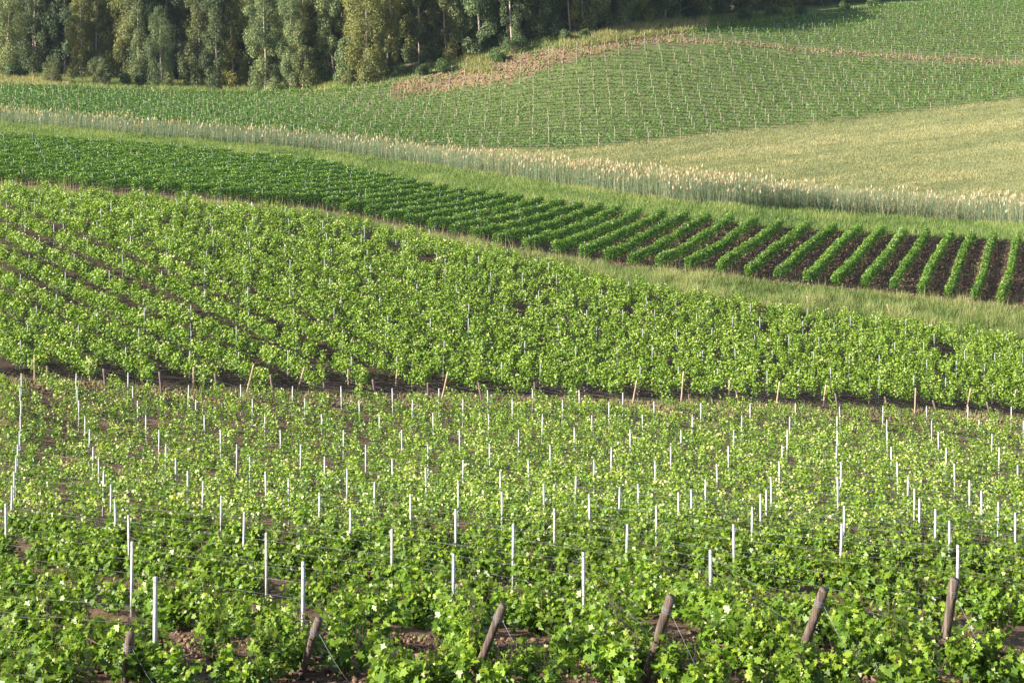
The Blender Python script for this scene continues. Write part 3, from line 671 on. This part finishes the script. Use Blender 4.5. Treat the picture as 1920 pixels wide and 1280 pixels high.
# ------------------------------------------------------------------ reed belt
def reeds():
    Q = []; us = []
    n = 15000; u = RNG.uniform(-70, 1990, n); base = B6(u); dist = RNG.random(n) ** .8
    ys = np.array([unproj(a, B6(a))[1] for a in np.arange(-80, 2001, 40)]); y = np.interp(u, np.arange(-80, 2001, 40), ys) + dist * 6.5
    x = (u - CX) * y / F; z = zg(x, y)
    H_ = np.interp(u, [0, 300, 600, 900, 1150, 1400, 1600, 1750, 1920], [2.8, 2.7, 3.0, 3.4, 4.0, 3.8, 3.3, 3.3, 3.7]) * RNG.uniform(.62, 1.1, n) * (1 + .3 * patchy(np.c_[x, y], .35))
    H_ *= np.where(dist < .12, .75, 1)
    lean = RNG.normal(0, .09, (n, 2)); lean[:, 0] += np.where((u > 1560) & (u < 1820), RNG.normal(.05, .14, n), 0)
    b = np.c_[x, y, z]; tip = b + np.c_[lean * H_[:, None], H_]
    green = (u > 1560) & (u < 1850)
    V = []; T_ = []
    a = RNG.uniform(0, np.pi, n); s = np.stack([np.cos(a), np.sin(a), 0 * a], 1) * .02
    V.append(np.stack([b - s, b + s, tip + s * .4, tip - s * .4], 1)); T_.append(np.where(RNG.random(n) < .45, RNG.uniform(.66, .85, n), RNG.uniform(.1, .6, n)))
    for k in range(9):          # long blades along the stem
        t = RNG.uniform(.15, .97, n); p = b + (tip - b) * t[:, None]; a = RNG.uniform(0, 2 * np.pi, n); L = RNG.uniform(.4, .95, n)
        d = np.stack([np.cos(a) * .55, np.sin(a) * .7, RNG.uniform(-.1, .8, n)], 1) * L[:, None]; s = np.stack([-np.sin(a), np.cos(a), 0 * a], 1) * .04
        V.append(np.stack([p - s * .6, p + d * .5 + s * .2, p + d, p + s * .6 + d * .1], 1))
        T_.append(np.clip(np.where(green, RNG.uniform(.35, .80, n), RNG.uniform(.0, .50, n)) + (RNG.random(n) < .17) * .45 + (t < .35) * RNG.uniform(0, .25, n), 0, 1))
    pm = RNG.random(n) < np.interp(u, [0, 400, 900, 1150, 1450, 1600, 1750, 1900], [.09, .09, .14, .24, .15, .06, .11, .16])
    ids = np.where(pm)[0]; m_ = len(ids)
    for ang_ in (0, 1):
        a = RNG.uniform(0, np.pi, m_); s = np.stack([np.cos(a), np.sin(a), 0 * a], 1) * .11; dz = np.stack([RNG.normal(.06, .05, m_), RNG.normal(0, .05, m_), RNG.uniform(.45, .75, m_)], 1); p = tip[ids] - [0, 0, .1]
        V.append(np.stack([p, p + dz * .4 + s, p + dz, p + dz * .4 - s], 1)); T_.append(RNG.uniform(.82, 1., m_))
    tag(link('reeds', faces_mesh('reeds', np.concatenate(V), 4, M_reed, np.concatenate(T_))), 'long belt of tall blue green reeds with buff plumes', 'reeds', kind='stuff')
reeds()

# ------------------------------------------------------------------ clods and weeds near the camera
def clods():
    ico = bpy.data.meshes.new('t'); import bmesh; bm = bmesh.new(); bmesh.ops.create_icosphere(bm, subdivisions=2, radius=1); bv = np.array([v.co[:] for v in bm.verts]); bf = np.array([[v.index for v in f.verts] for f in bm.faces]); bm.free()
    prot = []
    for k in range(6):
        d = np.array([1 + .35 * noise.noise(Vector(v) * 1.3 + Vector((k * 7, 0, 0))) + .2 * noise.noise(Vector(v) * 3.1 + Vector((k * 5, 9, 0))) for v in bv]); prot.append(bv * d[:, None])
    n1 = 5200; y = RNG.uniform(26.5, 36, n1); u = RNG.uniform(-60, 1980, n1); x = (u - CX) * y / F
    n2 = 4500; Q2 = scatter_px(n2, lambda u, v: np.abs(v - B1(u) - 2) < 13, (88, 130))
    Q3 = scatter_px(6500, lambda u, v: (v < B4(u)) & (v > B5(u)) & (u > 1150), (150, 230)); Q4 = scatter_px(2600, lambda u, v: soil_patch(u, v) | in_track(u, v), (330, 420))
    Q = np.concatenate([np.c_[x, y], Q2, Q3, Q4]); r = np.concatenate([.018 + .055 * RNG.random(n1) ** 3, .04 + .10 * RNG.random(len(Q2)) ** 2, .05 + .13 * RNG.random(len(Q3)) ** 2, .12 + .22 * RNG.random(len(Q4)) ** 2])
    z = zg(Q[:, 0], Q[:, 1]); VV = []; FF = []
    for k in range(6):
        ids = np.arange(k, len(Q), 6); a = RNG.uniform(0, 6.28, len(ids)); ca, sa = np.cos(a)[:, None], np.sin(a)[:, None]; p = prot[k]
        sx = r[ids][:, None] * RNG.uniform(.7, 1.4, (len(ids), 1)); X = p[None, :, 0] * sx; Y = p[None, :, 1] * r[ids][:, None]
        v = np.stack([X * ca - Y * sa + Q[ids, 0][:, None], X * sa + Y * ca + Q[ids, 1][:, None], p[None, :, 2] * r[ids][:, None] * .75 + z[ids][:, None] + r[ids][:, None] * .25 + .02], -1)
        off = sum(len(q) for q in VV); FF.append((bf[None] + (np.arange(len(ids)) * len(bv))[:, None, None] + off).reshape(-1, 3)); VV.append(v.reshape(-1, 3))
    f = np.concatenate(FF); me = mesh_np('clods', np.concatenate(VV), f, np.arange(len(f)) * 3, M_clod, smooth=True)
    tag(link('soil_clods', me), 'brown clods of dry soil lying under the near rows', 'soil', kind='stuff')
clods()
def weed(px, h, label):
    p = unproj(*px); b = MB(); V = []; 
    for s in range(4):
        a = random.uniform(0, 6.28); l = random.uniform(.05, .22); pts = [Vector((0, 0, 0)), Vector((math.cos(a) * l * .5, math.sin(a) * l * .5, h * .5)), Vector((math.cos(a) * l, math.sin(a) * l, h * random.uniform(.75, 1.05)))]
        b.tube(pts, [.006, .004, .002], 4)
        for k in range(26):
            t = random.uniform(.15, 1); q = pts[0].lerp(pts[1], t * 2) if t < .5 else pts[1].lerp(pts[2], t * 2 - 1); V.append(q[:])
    c = np.array(V) + RNG.normal(0, .02, (len(V), 3)); e = bpy.data.objects.new('weed', None); C.objects.link(e); e.location = (p[0], p[1], float(zg(*p)))
    link('stem', b.mesh('stem', [M_weed]), e); link('leaves', faces_mesh('leaves', quad_leaves(c, RNG.uniform(.035, .075, len(c)), .4), 4, M_weed, RNG.random(len(c))), e)
    tag(e, label, 'weed', 'tall weeds under the near rows')
weed((1608, 1272), .62, 'spiky pale green weed on bare soil right of the reddish end post'); weed((1650, 1276), .40, 'low pale green weed beside the tall spiky weed'); weed((1700, 1278), .38, 'small weed on the soil left of the upright end post')

# ------------------------------------------------------------------ the wood: tall gum trees
def gum(seed, H, Rr, low, cards=7500, dense=1.):
    random.seed(seed); b = MB(); ax = random.gauss(0, .5); ay = random.gauss(0, .5); tp = []
    for k in range(9):
        t = k / 8; tp.append(Vector((ax * t + .35 * math.sin(t * 5 + seed), ay * t + .3 * math.cos(t * 4 + seed) - .3, H * .96 * t)))
    tp[0].z = -.5; b.tube(tp, [.30 * (1 - .85 * k / 8) + .02 for k in range(9)], 8)
    cl = []
    nb = int(26 * dense)
    for k in range(nb):
        t = low + (1 - low) * ((k + random.random()) / nb); i = min(int(t * 8), 7); base = tp[i].lerp(tp[i + 1], t * 8 - i)
        prof = random.uniform(.7, 1.1) * (1 if t < .8 else 1 - (t - .8) * 2.2)
        a = k * 2.4 + random.gauss(0, .5); L = Rr * max(.25, prof) * random.uniform(.55, 1.05)
        e = base + Vector((math.cos(a) * L, math.sin(a) * L, random.uniform(.3, 1.6)))
        b.tube([base - Vector((0, 0, .4)), base.lerp(e, .55) + Vector((0, 0, .25)), e], [.09 * (1.15 - t), .05 * (1.15 - t), .02], 5)
        cl.append((e, random.uniform(.7, 1.5) * Rr * .44, random.uniform(1.1, 1.9)))
    cl.append((tp[8] + Vector((0, 0, .2)), Rr * .35, 1.4))
    per = cards // len(cl); cs = []; os_ = []; tn = []
    for e, r, hh in cl:
        n = int(per * random.uniform(.7, 1.3) * (r / (Rr * .42)) ** 1.3); d = RNG.normal(size=(n, 3)); d /= np.linalg.norm(d, axis=1, keepdims=True); rad = RNG.random(n) ** .45
        p = np.array(e[:]) + d * rad[:, None] * np.array([r, r, r * hh]) - np.array([0, 0, r * hh * .45]); p += RNG.normal(0, .12, p.shape)
        cs.append(p); os_.append(d); tn.append(np.clip(.1 + .6 * RNG.random(n) + random.gauss(.08, .12), 0, 1))
    c = np.concatenate(cs); o_ = np.concatenate(os_); ok = c[:, 2] > .2; c = c[ok]; o_ = o_[ok]; t = np.concatenate(tn)[ok]
    V = quad_leaves(c, RNG.uniform(.32, .62, len(c)), .42, up_bias=0, out=o_, outw=1.1, droop=2.4)
    return faces_mesh('crown', V, 4, M_euc, t), b.mesh('trunk', [M_bark_e])
GUM = [gum(31, 28, 3.3, .06, 12000), gum(32, 27, 3.7, .04, 12500), gum(33, 29, 3.1, .08, 11500), gum(34, 26, 3.6, .03, 12500), gum(35, 30, 3.6, .12, 12500), gum(36, 27, 3.0, .04, 11500), gum(37, 28, 4.0, .14, 10500)]
YOUNG = [gum(41, 11, 3.0, .03, 6500, .8), gum(42, 9, 3.3, .03, 6500, .8), gum(43, 13, 2.8, .04, 7000, .8)]
TALL_DARK = GUM
random.seed(77)
def plant_tree(meshes, x, y, s, label, group, name='gum_tree', cat='tree', sx=1.):
    e = bpy.data.objects.new(name, None); C.objects.link(e); e.location = (x, y, float(zg(x, y)) - .15); e.rotation_euler = (0, 0, random.uniform(0, 6.28)); e.scale = (s * sx, s * sx, s)
    link('crown', meshes[0], e); link('trunk', meshes[1], e); tag(e, label, cat, group)
FT = [  # u, v of the foot, which, index, scale, width, label
(18,148,0,3,.95,1.0,'olive gum tree at the far left edge of the wood'), (62,140,0,0,1.,.95,'tall yellowish gum tree second from the left edge of the wood'), (118,136,0,2,1.,.9,'slender tall gum tree with bare lower trunk above the round young tree'),
(100,158,1,1,.72,.85,'small round blue green young tree in front of the wood at left'), (150,146,0,1,.92,.9,'leafy grey green gum tree with hanging boughs left of the dark low tree'), (188,160,1,0,.62,1.25,'low dark rounded tree at the field edge on the left'),
(222,144,0,4,1.,.9,'tall gum tree behind the dark low tree'), (262,152,0,0,1.,1.,'broad yellow green gum tree with thin top, left part of the wood'), (302,162,0,3,.80,1.05,'dense grey green gum tree with foliage to the ground'), (362,163,1,2,.95,1.05,'narrow medium tall gum tree with forked olive crown'),
(405,166,0,5,.98,1.1,'blue green gum tree reaching low beside the bare bank'), (440,164,0,2,1.,1.0,'slim olive gum tree left of the big columnar gum'), (495,172,0,1,1.,1.1,'big columnar olive gum tree standing forward at the field edge'), (545,168,0,0,.98,.85,'slender gum tree just right of the big columnar gum'), (568,168,1,2,.83,1.1,'dark shorter tree right of the big columnar gum'),
(648,158,1,2,.9,.95,'half height gum tree left of the broad pale gum'), (682,158,0,3,1.02,1.05,'broad pale olive gum tree reaching the ground before deep shade'), (728,140,0,5,1.,.95,'tall drooping gum tree in the middle of the wood'), (782,122,0,2,1.02,1.0,'narrow pale gum tree with bare foot'), (800,118,1,2,.68,.9,'small pale tree in front of the narrow gum'),
(868,104,0,4,1.,1.,'tall gum tree with clear trunk left of the grey bush'), (900,100,0,1,1.02,1.08,'massive twin crowned olive gum tree above the dry grass'), (1010,72,0,3,.98,1.0,'round headed green gum tree right of the grey bush'), (1068,62,0,5,1.,.95,'compact grey green gum tree above the long grass bank'), (960,92,0,5,.95,1.0,'grey green gum tree between the twin crowned gum and the round headed gum'), (835,112,0,3,.95,.95,'pale gum tree right of the small pale tree in the wood'), (1165,48,0,1,.95,1.0,'broad gum tree above the upper end of the grass bank'), (1128,52,0,0,.95,.9,'thin gum tree at the upper end of the grass bank'), (1200,44,0,2,.95,1.05,'pale gum tree near the top edge right of centre'), (1262,36,0,4,.9,1.0,'loose pale gum tree with visible stems near the top edge'), (1312,33,0,6,.9,.9,'last tall gum tree of the front line on the right')]
for u, v, kd, ix, s, sx, lab in FT:
    p = unproj(u, v); plant_tree((GUM if kd == 0 else YOUNG)[ix], p[0], p[1], s, lab, 'gum trees of the wood', sx=sx)
nt_ = 0
front_y = lambda u: unproj(u, float(B9(u)) - np.interp(u, [0, 600, 760, 860, 1000, 1400], [22, 10, 22, 14, 18, 14]))[1]
lay = 0
for li, dy in enumerate((9, 15, 22, 30, 40, 52)):
    u = -30 + li * 17
    while u < 1680:
        yy = front_y(min(u, 1400)) + dy + random.uniform(-2, 2); uu = u + random.uniform(-12, 12)
        if u > 1330: yy += 6 + (u - 1330) * .12
        x = (uu - CX) * yy / F; nt_ += 1
        plant_tree(GUM[random.choice((0, 1, 3, 5, 1, 3))], x, yy, random.uniform(.95, 1.18) if u < 1330 else random.uniform(.55, .8), 'shaded tall gum tree standing inside the wood behind the front trees', 'gum trees inside the wood', sx=random.uniform(.95, 1.2))
        u += random.uniform(36, 54) * (1 + .06 * li)
print('trees', nt_ + len(FT))
# bushes at the foot of the wood
def bush(seed, R_, hgt, spiky=False):
    random.seed(seed); b = MB(); cs = []; os_ = []
    for k in range(16):
        a = random.uniform(0, 6.28); l = R_ * random.uniform(.1, .75); e = Vector((math.cos(a) * l, math.sin(a) * l, hgt * random.uniform(.3, .85) * (1.1 - .4 * l / R_)))
        b.tube([Vector((0, 0, -.1)), e * .5 + Vector((0, 0, .1)), e], [.05, .03, .01], 5)
        n = 170; d = RNG.normal(size=(n, 3)); d /= np.linalg.norm(d, axis=1, keepdims=True); p = np.array(e[:]) + d * (RNG.random(n) ** .4)[:, None] * np.array([.42 * R_, .42 * R_, .3 * hgt]); cs.append(p); os_.append(d)
    c = np.concatenate(cs); o_ = np.concatenate(os_); ok = c[:, 2] > .02; c = c[ok]; o_ = o_[ok]
    return faces_mesh('leaves', quad_leaves(c, RNG.uniform(.2, .4, len(c)) * (1.5 if spiky else 1), .3 if spiky else .6, up_bias=.2, out=o_, outw=.9), 4, M_bush, RNG.random(len(c)) ** (.8 if spiky else 1)), b.mesh('stems', [M_bark_e])
BU = [bush(51, 3.0, 4.2), bush(52, 2.2, 3.0, True), bush(53, 2.4, 3.2)]
for (u, v, ix, s, lab) in [(966,100,0,1.12,'big rounded grey green bush in front of the wood'), (930,118,1,1.15,'bright green spiky leaved bush beside the grey bush'), (828,136,2,1.0,'dark green bush at the edge of the bare slope'), (795,141,2,.85,'low dark bush left of the bush by the bare slope'), (752,143,0,.7,'small grey green bush in the shade before the dark wood'), (22,150,2,1.25,'bright green bush at the far left field edge'), (40,146,1,.9,'leafy bush second from the left at the field edge'), (235,160,2,1.0,'green brambly bush right of the dark low tree'), (262,160,1,.9,'mid green bush beside the brambly bush at left'), (1060,78,2,.9,'dark bush at the left end of the long grass bank'), (1095,72,2,.7,'small dark bush on the long grass bank'), (1450,34,0,.9,'dark rounded bush near the top edge above the green slope'), (1500,30,2,.9,'low bush near the top edge right of the rounded one'), (1580,22,1,1.0,'pale bush at the top edge of the hill vineyard'), (1640,14,2,1.0,'small dark bush near the top right vineyard edge'), (1395,40,2,1.1,'olive bush at the right end of the wood')]:
    p = unproj(u, v); e = bpy.data.objects.new('bush', None); C.objects.link(e); e.location = (p[0], p[1], float(zg(*p)) - .1); e.rotation_euler = (0, 0, random.random() * 6); e.scale = (s, s, s)
    link('leaves', BU[ix][0], e); link('stems', BU[ix][1], e); tag(e, lab, 'bush', 'bushes along the foot of the wood')

# ------------------------------------------------------------------ haze
def haze():
    me = bpy.data.meshes.new('haze'); x0, x1, y0, y1, z0, z1 = -700, 700, -40, 1200, -75, 45
    v = [(x, y, z) for z in (z0, z1) for y in (y0, y1) for x in (x0, x1)]
    me.from_pydata(v, [], [(0, 2, 3, 1), (4, 5, 7, 6), (0, 1, 5, 4), (2, 6, 7, 3), (0, 4, 6, 2), (1, 3, 7, 5)])
    m, t, N, L = new_mat('air'); pv = N.new('ShaderNodeVolumePrincipled'); pv.inputs['Density'].default_value = .00005; pv.inputs['Color'].default_value = (.60, .76, 1, 1); pv.inputs['Anisotropy'].default_value = .2
    o = N.new('ShaderNodeOutputMaterial'); L.new(pv.outputs[0], o.inputs['Volume']); me.materials.append(m)
    tag(link('haze', me), 'thin bluish morning air over the valley', 'haze', kind='stuff')
haze()
